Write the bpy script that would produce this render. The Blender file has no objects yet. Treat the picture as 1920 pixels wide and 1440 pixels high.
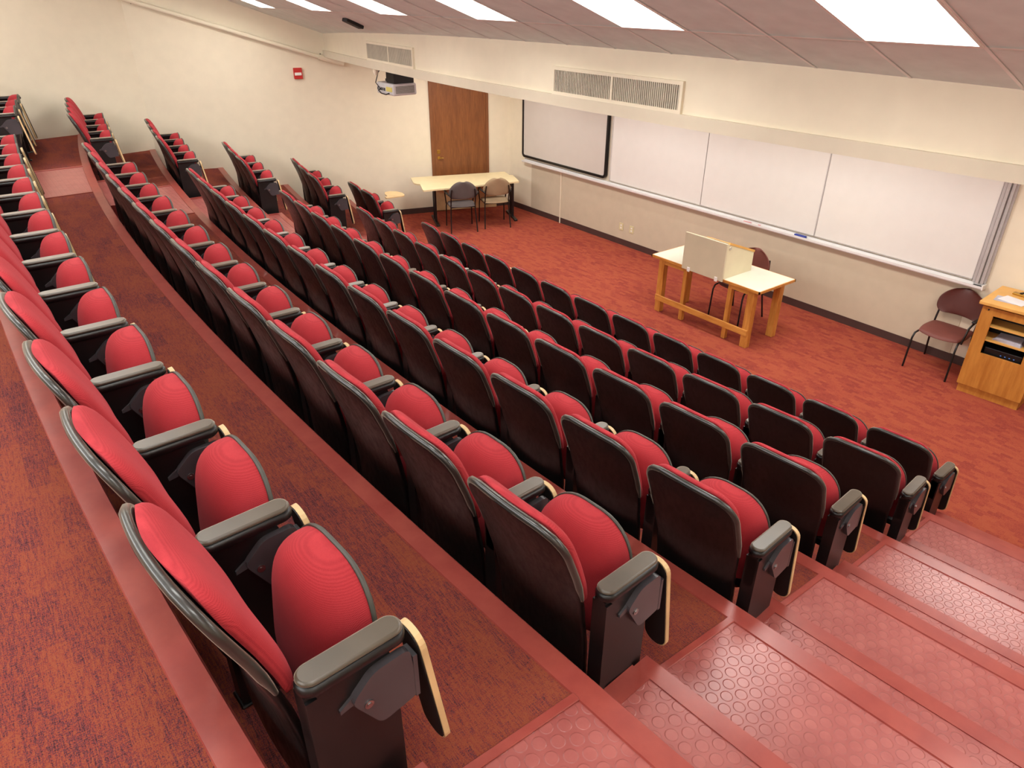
import bpy, bmesh, math, random
from mathutils import Vector, Matrix
random.seed(7)
PI = math.pi
C = bpy.context.scene.collection
# ------------------------------------------------------------------ helpers
def lin(c):
    c = c / 255.0
    return c / 12.92 if c <= .04045 else ((c + .055) / 1.055) ** 2.4
def rgb(r, g, b): return (lin(r), lin(g), lin(b), 1)
class MB:
    """collects simple solids into one mesh"""
    def __init__(s): s.v = []; s.f = []; s.sm = []
    def add(s, vs, fs, smooth=False):
        o = len(s.v); s.v += [tuple(v) for v in vs]
        for f in fs: s.f.append(tuple(i + o for i in f)); s.sm.append(smooth)
        return s
    def box(s, x0, x1, y0, y1, z0, z1, M=None):
        vs = [Vector((x, y, z)) for z in (z0, z1) for y in (y0, y1) for x in (x0, x1)]
        if M: vs = [M @ v for v in vs]
        return s.add(vs, [(0, 2, 3, 1), (4, 5, 7, 6), (0, 1, 5, 4), (2, 6, 7, 3), (0, 4, 6, 2), (1, 3, 7, 5)])
    def rbox(s, x0, x1, y0, y1, z0, z1, r=.01, M=None, seg=2):
        bm = bmesh.new(); bmesh.ops.create_cube(bm, size=1)
        for v in bm.verts:
            v.co = Vector(((x0 + x1) / 2 + v.co.x * (x1 - x0), (y0 + y1) / 2 + v.co.y * (y1 - y0), (z0 + z1) / 2 + v.co.z * (z1 - z0)))
        bmesh.ops.bevel(bm, geom=list(bm.edges), offset=r, segments=seg, profile=.5, affect='EDGES')
        if M: bmesh.ops.transform(bm, matrix=M, verts=bm.verts)
        bm.verts.index_update()
        s.add([v.co for v in bm.verts], [[v.index for v in f.verts] for f in bm.faces], False); bm.free(); return s
    def prism(s, pts, lo, hi, axis='z', M=None, smooth=False):
        """extrude closed 2D outline along an axis; pts in the other two axes order"""
        def mk(p, h):
            return Vector((p[0], p[1], h)) if axis == 'z' else Vector((h, p[0], p[1])) if axis == 'x' else Vector((p[0], h, p[1]))
        n = len(pts); vs = [mk(p, lo) for p in pts] + [mk(p, hi) for p in pts]
        if M: vs = [M @ v for v in vs]
        s.add(vs, [tuple(range(n))[::-1], tuple(range(n, 2 * n))])
        s.add(vs, [(i, (i + 1) % n, n + (i + 1) % n, n + i) for i in range(n)], smooth); return s
    def tube(s, path, r, n=10, closed=False, caps=True):
        P = [Vector(p) for p in path]; m = len(P); rs = r if isinstance(r, (list, tuple)) else [r] * m
        vs = []; up = None
        for i in range(m):
            a = P[i - 1] if (i > 0 or closed) else P[0]; b = P[(i + 1) % m] if (i < m - 1 or closed) else P[-1]
            t = (b - a).normalized()
            if up is None: up = Vector((0, 0, 1)) if abs(t.z) < .9 else Vector((1, 0, 0))
            u = t.cross(up); u.normalize(); w = u.cross(t); up = w
            for k in range(n):
                q = 2 * PI * k / n; vs.append(P[i] + (u * math.cos(q) + w * math.sin(q)) * rs[i])
        fs = []
        for i in range(m if closed else m - 1):
            j = (i + 1) % m
            for k in range(n): fs.append((i * n + k, i * n + (k + 1) % n, j * n + (k + 1) % n, j * n + k))
        s.add(vs, fs, True)
        if caps and not closed: s.add(vs, [tuple(range(n)), tuple(range((m - 1) * n, m * n))[::-1]])
        return s
    def cyl(s, p0, p1, r, n=16): return s.tube([p0, p1], r, n)
    def mesh(s, name, mat):
        me = bpy.data.meshes.new(name); me.from_pydata(s.v, [], s.f); me.update()
        me.polygons.foreach_set('use_smooth', s.sm)
        bm = bmesh.new(); bm.from_mesh(me); bmesh.ops.recalc_face_normals(bm, faces=bm.faces); bm.to_mesh(me); bm.free()
        me.materials.append(mat); return me
    def build(s, name, mat, parent=None, loc=(0, 0, 0), rz=0):
        return link(name, s.mesh(name, mat), parent, loc, rz)
def link(name, me, parent=None, loc=(0, 0, 0), rz=0):
    o = bpy.data.objects.new(name, me); C.objects.link(o); o.location = loc; o.rotation_euler = (0, 0, rz)
    if parent: o.parent = parent
    return o
def tag(o, label, cat, group=None, kind=None):
    o['label'] = label; o['category'] = cat
    if group: o['group'] = group
    if kind: o['kind'] = kind
    return o
def thing(name, label, cat, loc=(0, 0, 0), rz=0, group=None):
    return tag(link(name, None, None, loc, rz), label, cat, group)
def struct(o):
    o['kind'] = 'structure'; return o
def copy_tree(o, parent=None):
    c = o.copy(); C.objects.link(c)
    if parent: c.parent = parent
    for ch in list(o.children): copy_tree(ch, c)
    return c
# ------------------------------------------------------------------ materials
def newmat(name):
    m = bpy.data.materials.new(name); m.use_nodes = True
    nt = m.node_tree; b = nt.nodes['Principled BSDF']; return m, nt, b
def N(nt, t, **k):
    n = nt.nodes.new(t)
    for a, v in k.items():
        if a.startswith('i_'): n.inputs[int(a[2:])].default_value = v
        else: setattr(n, a, v)
    return n
def math_n(nt, op, a, b=None, c=None):
    n = nt.nodes.new('ShaderNodeMath'); n.operation = op
    for i, x in enumerate((a, b, c)):
        if x is None: continue
        if isinstance(x, (int, float)): n.inputs[i].default_value = x
        else: nt.links.new(x, n.inputs[i])
    return n.outputs[0]
def pos(nt, scale=(1, 1, 1), obj=False):
    if obj:
        t = N(nt, 'ShaderNodeTexCoord').outputs['Object']
    else: t = N(nt, 'ShaderNodeNewGeometry').outputs['Position']
    mp = N(nt, 'ShaderNodeMapping'); nt.links.new(t, mp.inputs[0]); mp.inputs['Scale'].default_value = scale
    return mp.outputs[0]
def noise(nt, vec, scale, detail=3, rough=.5):
    n = N(nt, 'ShaderNodeTexNoise'); nt.links.new(vec, n.inputs['Vector'])
    n.inputs['Scale'].default_value = scale; n.inputs['Detail'].default_value = detail; n.inputs['Roughness'].default_value = rough
    return n.outputs[0]
def ramp(nt, fac, stops):
    r = N(nt, 'ShaderNodeValToRGB'); nt.links.new(fac, r.inputs[0]); e = r.color_ramp.elements
    while len(e) < len(stops): e.new(.5)
    for el, (p, c) in zip(e, stops): el.position = p; el.color = c
    return r.outputs[0]
def mix(nt, fac, a, b, mode='MIX'):
    n = N(nt, 'ShaderNodeMix', data_type='RGBA', blend_type=mode)
    if isinstance(fac, (int, float)): n.inputs[0].default_value = fac
    else: nt.links.new(fac, n.inputs[0])
    for i, x in ((6, a), (7, b)):
        if isinstance(x, tuple): n.inputs[i].default_value = x
        else: nt.links.new(x, n.inputs[i])
    return n.outputs[2]
def bump(nt, b, h, strength=.3, dist=.002):
    n = N(nt, 'ShaderNodeBump'); n.inputs['Strength'].default_value = strength; n.inputs['Distance'].default_value = dist
    nt.links.new(h, n.inputs['Height']); nt.links.new(n.outputs[0], b.inputs['Normal'])
def plain(name, col, rough=.5, metal=0., var=.06, spec=.5, bscale=0):
    m, nt, b = newmat(name)
    b.inputs['Roughness'].default_value = rough; b.inputs['Metallic'].default_value = metal
    b.inputs['Specular IOR Level'].default_value = spec
    nz = noise(nt, pos(nt, obj=True), 6, 3)
    c2 = tuple(max(0, x * (1 - var * 2)) for x in col[:3]) + (1,); c1 = tuple(min(1, x * (1 + var)) for x in col[:3]) + (1,)
    nt.links.new(ramp(nt, nz, [(.3, c2), (.7, c1)]), b.inputs['Base Color'])
    if bscale: bump(nt, b, noise(nt, pos(nt, obj=True), bscale, 2), .25, .001)
    return m
def wood(name, c1, c2, scale=(1, 1, .12), rough=.4):
    m, nt, b = newmat(name); p = pos(nt, scale, True)
    n1 = noise(nt, p, 26, 4, .6); n2 = noise(nt, p, 5, 2)
    f = math_n(nt, 'ADD', math_n(nt, 'MULTIPLY', n1, .6), math_n(nt, 'MULTIPLY', n2, .4))
    nt.links.new(ramp(nt, f, [(.35, c2), (.62, c1)]), b.inputs['Base Color']); b.inputs['Roughness'].default_value = rough
    return m
def fabric(name, c1, c2, sc=260):
    m, nt, b = newmat(name); b.inputs['Roughness'].default_value = .85; b.inputs['Specular IOR Level'].default_value = .25
    b.inputs['Sheen Weight'].default_value = .12; b.inputs['Sheen Roughness'].default_value = .5
    b.inputs['Sheen Tint'].default_value = rgb(235, 130, 140)
    p = pos(nt, (1, 1, 1), True)
    w = N(nt, 'ShaderNodeTexWave', wave_type='BANDS', bands_direction='Z'); nt.links.new(p, w.inputs['Vector'])
    w.inputs['Scale'].default_value = sc / 6; w.inputs['Distortion'].default_value = 1.2; w.inputs['Detail'].default_value = 1
    w2 = N(nt, 'ShaderNodeTexWave', wave_type='BANDS', bands_direction='X'); nt.links.new(p, w2.inputs['Vector'])
    w2.inputs['Scale'].default_value = sc / 3; w2.inputs['Distortion'].default_value = .8
    f = math_n(nt, 'ADD', math_n(nt, 'ADD', math_n(nt, 'MULTIPLY', w.outputs[1], .22), math_n(nt, 'MULTIPLY', noise(nt, p, 420, 2), .42)), math_n(nt, 'MULTIPLY', w2.outputs[1], .36))
    nz = noise(nt, p, 7, 3)
    col = ramp(nt, f, [(.15, c2), (.75, c1)])
    col = mix(nt, .25, col, ramp(nt, nz, [(.3, c2), (.7, c1)]))
    nt.links.new(col, b.inputs['Base Color']); bump(nt, b, f, .25, .0015)
    return m
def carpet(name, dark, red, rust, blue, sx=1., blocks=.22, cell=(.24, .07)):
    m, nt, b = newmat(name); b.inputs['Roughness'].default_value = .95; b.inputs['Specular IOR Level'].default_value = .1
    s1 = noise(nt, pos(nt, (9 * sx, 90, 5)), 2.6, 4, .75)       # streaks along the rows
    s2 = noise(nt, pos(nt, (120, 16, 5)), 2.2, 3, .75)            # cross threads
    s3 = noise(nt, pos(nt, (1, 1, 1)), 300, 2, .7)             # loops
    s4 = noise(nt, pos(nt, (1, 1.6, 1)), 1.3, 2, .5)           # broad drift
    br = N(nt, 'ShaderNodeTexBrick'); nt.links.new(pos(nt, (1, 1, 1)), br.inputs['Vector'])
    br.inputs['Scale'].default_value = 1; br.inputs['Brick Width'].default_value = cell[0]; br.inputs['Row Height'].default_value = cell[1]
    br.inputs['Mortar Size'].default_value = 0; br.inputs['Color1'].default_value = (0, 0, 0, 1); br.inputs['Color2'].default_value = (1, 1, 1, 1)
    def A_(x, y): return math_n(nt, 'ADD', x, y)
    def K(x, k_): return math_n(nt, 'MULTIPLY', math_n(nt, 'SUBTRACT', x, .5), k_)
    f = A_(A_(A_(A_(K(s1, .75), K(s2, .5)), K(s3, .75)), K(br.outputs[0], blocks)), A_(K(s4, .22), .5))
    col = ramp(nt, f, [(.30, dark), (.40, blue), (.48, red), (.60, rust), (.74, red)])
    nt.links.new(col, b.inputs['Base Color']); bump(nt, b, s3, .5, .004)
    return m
def rubber(name, col, col2, discs=True):
    m, nt, b = newmat(name); b.inputs['Roughness'].default_value = .30; b.inputs['Specular IOR Level'].default_value = .5
    nz = noise(nt, pos(nt), 9, 4, .6); nz2 = noise(nt, pos(nt), 240, 1)
    base = ramp(nt, nz, [(.3, col2), (.7, col)])
    if discs:
        g = N(nt, 'ShaderNodeNewGeometry').outputs['Position']; s = N(nt, 'ShaderNodeSeparateXYZ'); nt.links.new(g, s.inputs[0])
        px, py = .057, .057 * 1.732
        def dist(ox, oy):
            fx = math_n(nt, 'SUBTRACT', math_n(nt, 'FRACT', math_n(nt, 'ADD', math_n(nt, 'DIVIDE', s.outputs[0], px), ox + 100)), .5)
            fy = math_n(nt, 'SUBTRACT', math_n(nt, 'FRACT', math_n(nt, 'ADD', math_n(nt, 'DIVIDE', s.outputs[1], py), oy + 100)), .5)
            a = math_n(nt, 'MULTIPLY', fx, px); c = math_n(nt, 'MULTIPLY', fy, py)
            return math_n(nt, 'SQRT', math_n(nt, 'ADD', math_n(nt, 'MULTIPLY', a, a), math_n(nt, 'MULTIPLY', c, c)))
        d = math_n(nt, 'MINIMUM', dist(0, 0), dist(.5, .5))
        h = N(nt, 'ShaderNodeMapRange', interpolation_type='SMOOTHSTEP'); nt.links.new(d, h.inputs[0])
        h.inputs[1].default_value = .0235; h.inputs[2].default_value = .0195; h.inputs[3].default_value = 0; h.inputs[4].default_value = 1
        base = mix(nt, math_n(nt, 'MULTIPLY', math_n(nt, 'SUBTRACT', 1, h.outputs[0]), .14), base, rgb(120, 40, 40))
        bump(nt, b, h.outputs[0], .55, .0045)
    else: bump(nt, b, nz2, .1, .001)
    nt.links.new(base, b.inputs['Base Color']); return m
M = {}
M['wall'] = plain('cream_wall_paint', rgb(231, 220, 197), .7, var=.015, spec=.25, bscale=60)
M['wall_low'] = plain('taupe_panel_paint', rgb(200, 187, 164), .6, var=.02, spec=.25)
M['soffit'] = plain('cream_soffit_paint', rgb(230, 219, 196), .6, var=.015, spec=.25)
M['base'] = plain('brown_baseboard_vinyl', rgb(72, 52, 48), .5, var=.05)
M['lip'] = plain('greyer_cream_lip_paint', rgb(214, 203, 182), .55, var=.015, spec=.3)
M['black'] = plain('black_painted_metal', rgb(17, 15, 16), .38, var=.2, spec=.5)
def shellmat():
    m, nt, b = newmat('black_moulded_plastic'); b.inputs['Roughness'].default_value = .36; b.inputs['Specular IOR Level'].default_value = .5
    nz = noise(nt, pos(nt), 2.5, 2); sc = noise(nt, pos(nt, (1, 1, .35)), 38, 5, .7)
    base = ramp(nt, nz, [(.35, rgb(10, 9, 10)), (.65, rgb(17, 13, 13))])
    scr = ramp(nt, sc, [(.70, (0, 0, 0, 1)), (.76, (1, 1, 1, 1))])
    nt.links.new(mix(nt, math_n(nt, 'MULTIPLY', scr, .25), base, rgb(110, 112, 118)), b.inputs['Base Color'])
    nt.links.new(ramp(nt, sc, [(.4, (.32,) * 3 + (1,)), (.75, (.55,) * 3 + (1,))]), b.inputs['Roughness']); return m
M['shell'] = shellmat()
M['rim'] = plain('worn_black_plastic_edge', rgb(38, 36, 33), .28, var=.15, spec=.7)
M['arm'] = plain('worn_grey_black_armrest', rgb(80, 70, 57), .36, var=.14, spec=.7)
M['pan'] = plain('grey_seat_pan_plastic', rgb(70, 68, 62), .45, var=.1)
M['bracket'] = plain('dark_grey_steel_plate', rgb(70, 66, 70), .3, var=.1, spec=.6)
M['steel'] = plain('bright_steel', rgb(170, 170, 170), .3, 1.)
M['fabric'] = fabric('crimson_woven_upholstery', rgb(184, 56, 62), rgb(134, 26, 36), 420)
M['plyedge'] = plain('tan_plywood_edge', rgb(222, 190, 140), .5, var=.08)
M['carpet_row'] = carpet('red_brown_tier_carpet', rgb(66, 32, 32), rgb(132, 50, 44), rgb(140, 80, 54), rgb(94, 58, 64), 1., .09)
M['carpet_front'] = carpet('stage_carpet_lit_tone', rgb(126, 54, 46), rgb(154, 64, 52), rgb(164, 90, 62), rgb(134, 62, 54), 1., .17, (.10, .045))  # lighter, oranger palette paints in the front lighting; finer pattern is its own
M['rubber'] = rubber('red_studded_rubber', rgb(172, 98, 92), rgb(154, 80, 76))
M['nosing'] = rubber('red_smooth_rubber_nosing', rgb(160, 74, 64), rgb(144, 60, 54), False)
M['riser'] = rubber('red_rubber_riser', rgb(150, 62, 56), rgb(130, 48, 44), False)
M['ceiling'] = plain('pale_ceiling_tile', rgb(232, 242, 238), .9, var=.03, spec=.1, bscale=120)
M['tbar'] = plain('pale_ceiling_grid', rgb(252, 252, 246), .6)
M['white'] = plain('white_enamel', rgb(235, 232, 226), .4, var=.02)
M['board'] = plain('glossy_white_board', rgb(228, 225, 219), .25, var=.01, spec=.5)
M['traymat'] = plain('white_anodised_tray', rgb(226, 224, 222), .35, var=.02)
M['seam'] = plain('pale_joint', rgb(200, 196, 190), .4)
M['screen'] = plain('matte_grey_screen', rgb(205, 198, 190), .3, var=.01, spec=.5)
M['alu'] = plain('satin_aluminium', rgb(190, 186, 184), .4, .15, var=.04)
M['door'] = wood('brown_door_veneer', rgb(138, 84, 42), rgb(112, 64, 30), (3, 3, .25), .45)
M['doorframe'] = plain('brown_door_frame', rgb(128, 78, 42), .5)
M['brass'] = plain('brass', rgb(190, 150, 70), .3, .9)
M['tabletop'] = plain('pale_beige_laminate', rgb(232, 214, 170), .4, var=.03)
M['desktop'] = plain('off_white_laminate', rgb(216, 213, 196), .35, var=.02)
M['oak'] = wood('golden_oak', rgb(214, 152, 74), rgb(180, 112, 44), (1, 1, .15), .4)
M['oakx'] = wood('golden_oak_rail', rgb(214, 152, 74), rgb(180, 112, 44), (.15, 1, 1), .4)
M['lectern'] = wood('honey_oak_veneer', rgb(200, 138, 62), rgb(172, 108, 42), (1, 1, .12), .4)
M['lectop'] = plain('honey_laminate', rgb(226, 172, 92), .4)
M['podium'] = plain('cream_melamine', rgb(220, 210, 178), .45, var=.02)
M['podium_front'] = plain('tan_melamine', rgb(206, 196, 168), .5, var=.02)
M['maroon'] = plain('maroon_chair_vinyl', rgb(116, 62, 54), .6, var=.06, bscale=200)
M['maroon_d'] = plain('dark_maroon_chair_plastic', rgb(84, 42, 36), .45, var=.06)
M['greyfab'] = plain('grey_brown_chair_fabric', rgb(92, 82, 80), .9, var=.06, bscale=200)
M['beigefab'] = plain('beige_chair_fabric', rgb(158, 134, 104), .9, var=.06, bscale=200)
M['redplast'] = plain('red_alarm_plastic', rgb(196, 44, 38), .4)
M['paper'] = plain('white_paper', rgb(232, 230, 234), .7, var=.03)
M['greypaper'] = plain('grey_printed_paper', rgb(186, 184, 196), .7, var=.12)
M['ivory'] = plain('ivory_plate', rgb(214, 204, 160), .5)
M['blue'] = plain('blue_plastic', rgb(46, 60, 150), .5)
M['redmark'] = plain('red_plastic', rgb(206, 60, 70), .5)
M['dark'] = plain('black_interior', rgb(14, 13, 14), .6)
M['grille'] = plain('grey_grille', rgb(196, 188, 170), .5)
M['vent_dark'] = plain('dark_grille_gap', rgb(112, 104, 90), .8)
M['silver'] = plain('silver_projector_plastic', rgb(200, 198, 200), .45)
M['led'] = plain('blue_indicator_lamp', rgb(90, 140, 230), .4)
M['yellow'] = plain('yellow_sticker', rgb(214, 200, 110), .6)
for key_, wt in (('rim', .5), ('arm', 1.)):       # worn edges; pale sheen stands in for lamp reflections at grazing angles
    b_ = M[key_].node_tree.nodes['Principled BSDF']
    b_.inputs['Sheen Weight'].default_value = wt; b_.inputs['Sheen Roughness'].default_value = .35; b_.inputs['Sheen Tint'].default_value = rgb(235, 225, 205)
def emis(name, col, st):
    m = bpy.data.materials.new(name); m.use_nodes = True; nt = m.node_tree; nt.nodes.clear()
    e = nt.nodes.new('ShaderNodeEmission'); e.inputs[0].default_value = col; e.inputs[1].default_value = st
    o = nt.nodes.new('ShaderNodeOutputMaterial'); nt.links.new(e.outputs[0], o.inputs[0]); return m
M['lens'] = emis('glowing_light_lens', (1, .985, .93, 1), 15.0)
# ------------------------------------------------------------------ room layout (metres; front wall y=0, floor z=0)
XC = 6.174; H = .364; KL = .021; YL = 3.671
ROW = {1: (.016, 3.272), 2: (.027, 4.289), 3: (.023, 5.25), 4: (.021, 6.215), 5: (.019, 7.138), 6: (.020, 8.114), 7: (.020, 9.085)}
NOSE = .607
def pt(k, y0, s, off=0.):
    a = s * k; R = 1 / k
    return (XC + math.sin(a) * (R + off), -y0 + R - math.cos(a) * (R + off))
def zceil(y): return 3.305 + .36 * (-y - 3.65)
WL = [(0, 0), (-1.8, -5.9), (-.72, -12.0)]; WR = [(12.35, 0), (14.15, -5.9), (13.15, -12.0)]
def wall_x(poly, y):
    for (x0, y0), (x1, y1) in zip(poly, poly[1:]):
        if y >= y1: return x0 + (x1 - x0) * (y - y0) / (y1 - y0)
    return poly[-1][0]
def s_at_wall(k, y0, off, poly, sign):
    s = 0
    while True:
        s += sign * .01; x, y = pt(k, y0, s, off)
        if (x - wall_x(poly, y)) * sign >= -.005: return s
def s_at_x(k, y0, off, x):
    s = (x - XC)
    for _ in range(6): s += x - pt(k, y0, s, off)[0]
    return s
def lin_s(a, b, n): return [a + (b - a) * i / n for i in range(n + 1)]
# floor of the stage area and the solid tiers
nose = {j: (ROW[j][0], ROW[j][1], -NOSE) for j in range(2, 8)}
m = MB()
k, y0, off = nose[2]; sl, sr = s_at_wall(k, y0, off, WL, -1), s_at_wall(k, y0, off, WR, 1)
arc = [pt(k, y0, s, off) for s in lin_s(sl, sr, 48)]
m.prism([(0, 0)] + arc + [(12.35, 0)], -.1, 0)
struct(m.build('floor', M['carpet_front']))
# arms positions along each row (arc length from the room axis), right end first
ARMS = {6: [4.04, 3.46, 2.89, 2.33, 1.78, 1.22, .65, .08, -.49, -1.05, -1.6, -2.14, -2.68, -3.22, -3.77],
        5: [3.99, 3.44, 2.90, 2.36, 1.82, 1.28, .75, .22, -.31, -.86, -1.41, -1.97, -2.53, -3.09, -3.66],
        4: [3.95, 3.42, 2.89, 2.35, 1.81, 1.28, .75, .22, -.31, -.85, -1.39, -1.93, -2.48, -3.03, -3.58],
        3: [3.81, 3.25, 2.69, 2.14, 1.57, 1.01, .43, -.13, -.68, -1.24, -1.80, -2.36, -2.92, -3.48],
        2: [3.78, 3.22, 2.67, 2.11, 1.56, 1.0, .44, -.13, -.68, -1.23, -1.79, -2.35, -2.92, -3.5],
        1: [3.64, 3.09, 2.56, 2.03, 1.5, .97, .42, -.16, -.73, -1.29, -1.85, -2.4, -2.95, -3.5]}
LARM = {1: (-5.1, 2, .60), 2: (-5.14, 3, .60), 3: (-5.21, 3, .60), 4: (-5.34, 4, .55), 5: (-5.43, 4, .55), 6: (-5.48, 3, .60)}
AR0 = {2: 3.79, 3: 3.88, 4: 3.97, 5: 4.05, 6: 4.14, 7: 4.22}      # left edge of the right aisle
ARW = 2.0
for j in range(2, 8):
    k, y0, off = nose[j]; z = (j - 1) * H
    if j < 7: k2, y2, o2 = nose[j + 1]; o2 += .02
    sl, sr = s_at_wall(k, y0, off, WL, -1), s_at_wall(k, y0, off, WR, 1)
    if j < 7: sl2, sr2 = s_at_wall(k2, y2, o2, WL, -1), s_at_wall(k2, y2, o2, WR, 1)
    def band(sa, sb, sa2, sb2, z0, z1, mat, name, n=24, inset=0.):
        f = [pt(k, y0, s, off + inset) for s in lin_s(sa, sb, n)]
        b = [pt(k2, y2, s, o2) for s in lin_s(sa2, sb2, n)] if j < 7 else [(min(max(x, wall_x(WL, -12)), wall_x(WR, -12)), -12.0) for x in (f[0][0], f[-1][0])]
        return struct(MB().prism(f + b[::-1], z0, z1).build(name, mat))
    # aisle limits on this tier
    la = LARM[j][0] + .12 if j < 7 else -5.3
    lb = ARMS[j][-1] - .08 if j < 7 else -3.8
    ra, rb = AR0[j], AR0[j] + ARW
    tb = z - H
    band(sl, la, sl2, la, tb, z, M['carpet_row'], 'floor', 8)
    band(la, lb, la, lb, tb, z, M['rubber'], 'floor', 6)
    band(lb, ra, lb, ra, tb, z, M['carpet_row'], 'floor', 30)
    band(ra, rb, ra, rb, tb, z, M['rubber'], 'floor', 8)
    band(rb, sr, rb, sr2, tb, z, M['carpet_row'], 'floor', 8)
    # rubber riser and nosing: L section that wraps the tier edge
    t = MB(); ss = lin_s(sl, sr, 70)
    prof = [(-.008, z - H + .001), (-.008, z - .04), (-.014, z - .034), (-.014, z - .002), (-.008, z + .005), (.075, z + .006), (.078, z), (.02, z - .01), (.0, z - .02), (0, z - H + .001)]
    vs = []
    for s in ss:
        for o, zz in prof: x, y = pt(k, y0, s, off + o); vs.append((x, y, zz))
    n = len(prof); fs = []
    for i in range(len(ss) - 1):
        for q in range(n): fs.append((i * n + q, i * n + (q + 1) % n, (i + 1) * n + (q + 1) % n, (i + 1) * n + q))
    t.add(vs, fs); struct(t.build('trim_1', M['nosing']))
    # transition strips beside the aisles
    for sa in (la, lb, ra, rb):
        x0, y0_ = pt(k, y0, sa, off + .07)
        x1, y1_ = (pt(k2, y2, sa, o2 - .03) if j < 7 else (x0, -11.95))
        d = Vector((x1 - x0, y1_ - y0_, 0)); L = d.length; a = math.atan2(d.y, d.x)
        T = Matrix.Translation((x0, y0_, z)) @ Matrix.Rotation(a, 4, 'Z')
        struct(MB().rbox(0, L, -.016, .016, -.001, .008, .003, T, 1).build('trim_2', M['nosing']))
    # intermediate half step in front of this tier, in each aisle
    for (ha, hb) in ((ra - .04, rb), (la + .06, lb - .06)):
        hz = z - H / 2; dep = .34
        f = [pt(k, y0, s, off - dep) for s in lin_s(ha, hb, 8)]; b = [pt(k, y0, s, off - .012) for s in lin_s(ha, hb, 8)]
        struct(MB().prism(f + b[::-1], z - H + .001, hz - .003).build('floor', M['riser']))
        f2 = [pt(k, y0, s, off - dep + .06) for s in lin_s(ha + .07, hb, 8)]; b2 = [pt(k, y0, s, off - .012) for s in lin_s(ha + .07, hb, 8)]
        struct(MB().prism(f2 + b2[::-1], hz - .003, hz).build('floor', M['rubber']))
        t = MB(); t.prism([pt(k, y0, s, off - dep - .01) for s in lin_s(ha, hb, 8)] + [pt(k, y0, s, off - dep + .062) for s in lin_s(ha, hb, 8)][::-1], hz - .03, hz + .004)
        t.prism([pt(k, y0, ha - .008, off - dep + .062), pt(k, y0, ha - .008, off - .012), pt(k, y0, ha + .072, off - .012), pt(k, y0, ha + .072, off - dep + .062)], hz - .03, hz + .004)
        struct(t.build('trim_3', M['nosing']))
# ------------------------------------------------------------------ walls
def wallseg(name, p0, p1, zlo, out=.15, mat=None, low=None):
    d = Vector((p1[0] - p0[0], p1[1] - p0[1])); nrm = Vector((-d.y, d.x)).normalized() * out
    q = [p0, p1, (p1[0] + nrm.x, p1[1] + nrm.y), (p0[0] + nrm.x, p0[1] + nrm.y)]
    vs = [(x, y, zlo) for x, y in q]
    vs += [(x, y, (zceil(y) if y < -3.2 else max(zceil(y), 3.2)) + .1) for x, y in q]
    b = MB().add(vs, [(0, 1, 2, 3), (4, 5, 6, 7), (0, 1, 5, 4), (1, 2, 6, 5), (2, 3, 7, 6), (3, 0, 4, 7)])
    return struct(b.build(name, mat or M['wall']))
wallseg('wall_front', (0, 0), (12.35, 0), -.1, .15)
wallseg('wall_left', WL[1], WL[0], -.1)
wallseg('wall_left', WL[2], WL[1], -.1)
wallseg('wall_right', WR[0], WR[1], -.1)
wallseg('wall_right', WR[1], WR[2], -.1)
wallseg('wall_back', WR[2], WL[2], -.1)
# soffit (curved bulkhead) with its lip
def arcband(name, mat, s0, s1, o0, o1, z0, z1, n=60, topc=False):
    ss = lin_s(s0, s1, n); vs = []
    for s in ss:
        for o in (o0, o1):
            x, y = pt(KL, YL, s, o)
            vs.append((x, y, z0)); vs.append((x, y, zceil(y) + .03 if topc else z1))
    fs = []
    for i in range(n):
        a = 4 * i; b = a + 4
        fs += [(a, a + 1, b + 1, b), (a + 2, b + 2, b + 3, a + 3), (a, b, b + 2, a + 2), (a + 1, a + 3, b + 3, b + 1)]
    fs += [(0, 2, 3, 1), (4 * n, 4 * n + 1, 4 * n + 3, 4 * n + 2)]
    return struct(MB().add(vs, fs).build(name, mat))
slw, srw = s_at_wall(KL, YL, 0, WL, -1), s_at_wall(KL, YL, 0, WR, 1)
arcband('wall_soffit', M['soffit'], slw - .02, srw + .02, -.15, -.0, 2.86, 0, topc=True)
arcband('trim_4', M['lip'], slw - .02, srw + .02, -.22, .03, 2.77, 2.872)
f = [pt(KL, YL, s, -.1) for s in lin_s(slw, srw, 40)]
struct(MB().prism([(0, 0)] + f + [(12.35, 0)], 2.865, 2.95).build('ceiling', M['soffit']))
# sloped tile ceiling with openings for the troffers
TP = .635; XE = 9.615; CY = math.cos(math.atan(.36)); TY = 1.22 * CY; Y0 = -4.235
cm = MB(); bars = []
LIGHTS = []
ys = [Y0 + TY, Y0, Y0 - TY, Y0 - 2 * TY, Y0 - 3 * TY, Y0 - 4 * TY, Y0 - 5 * TY, Y0 - 6 * TY, Y0 - 7 * TY]
xs = [XE + TP * i for i in range(-19, 9)]
for yi in range(len(ys) - 1):
    ya, yb = ys[yi], ys[yi + 1]
    for xi in range(len(xs) - 1):
        x0, x1 = xs[xi], xs[xi + 1]
        if x1 < -2.2 or x0 > 14.4: continue
        if (18 - xi) % 3 == 0 and yi in (1, 4) and -1.3 < x0 < 13:  # rear row is out of view, added to even out the lighting
            LIGHTS.append((x0, x1, ya, yb, yi)); continue
        if yb < -12.2: yb_ = -12.2
        else: yb_ = yb
        cm.add([(x0, ya, zceil(ya)), (x1, ya, zceil(ya)), (x1, yb_, zceil(yb_)), (x0, yb_, zceil(yb_))], [(0, 1, 2, 3)])
bmc = cm.build('ceiling', M['ceiling']); struct(bmc)
t = MB()
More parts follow.
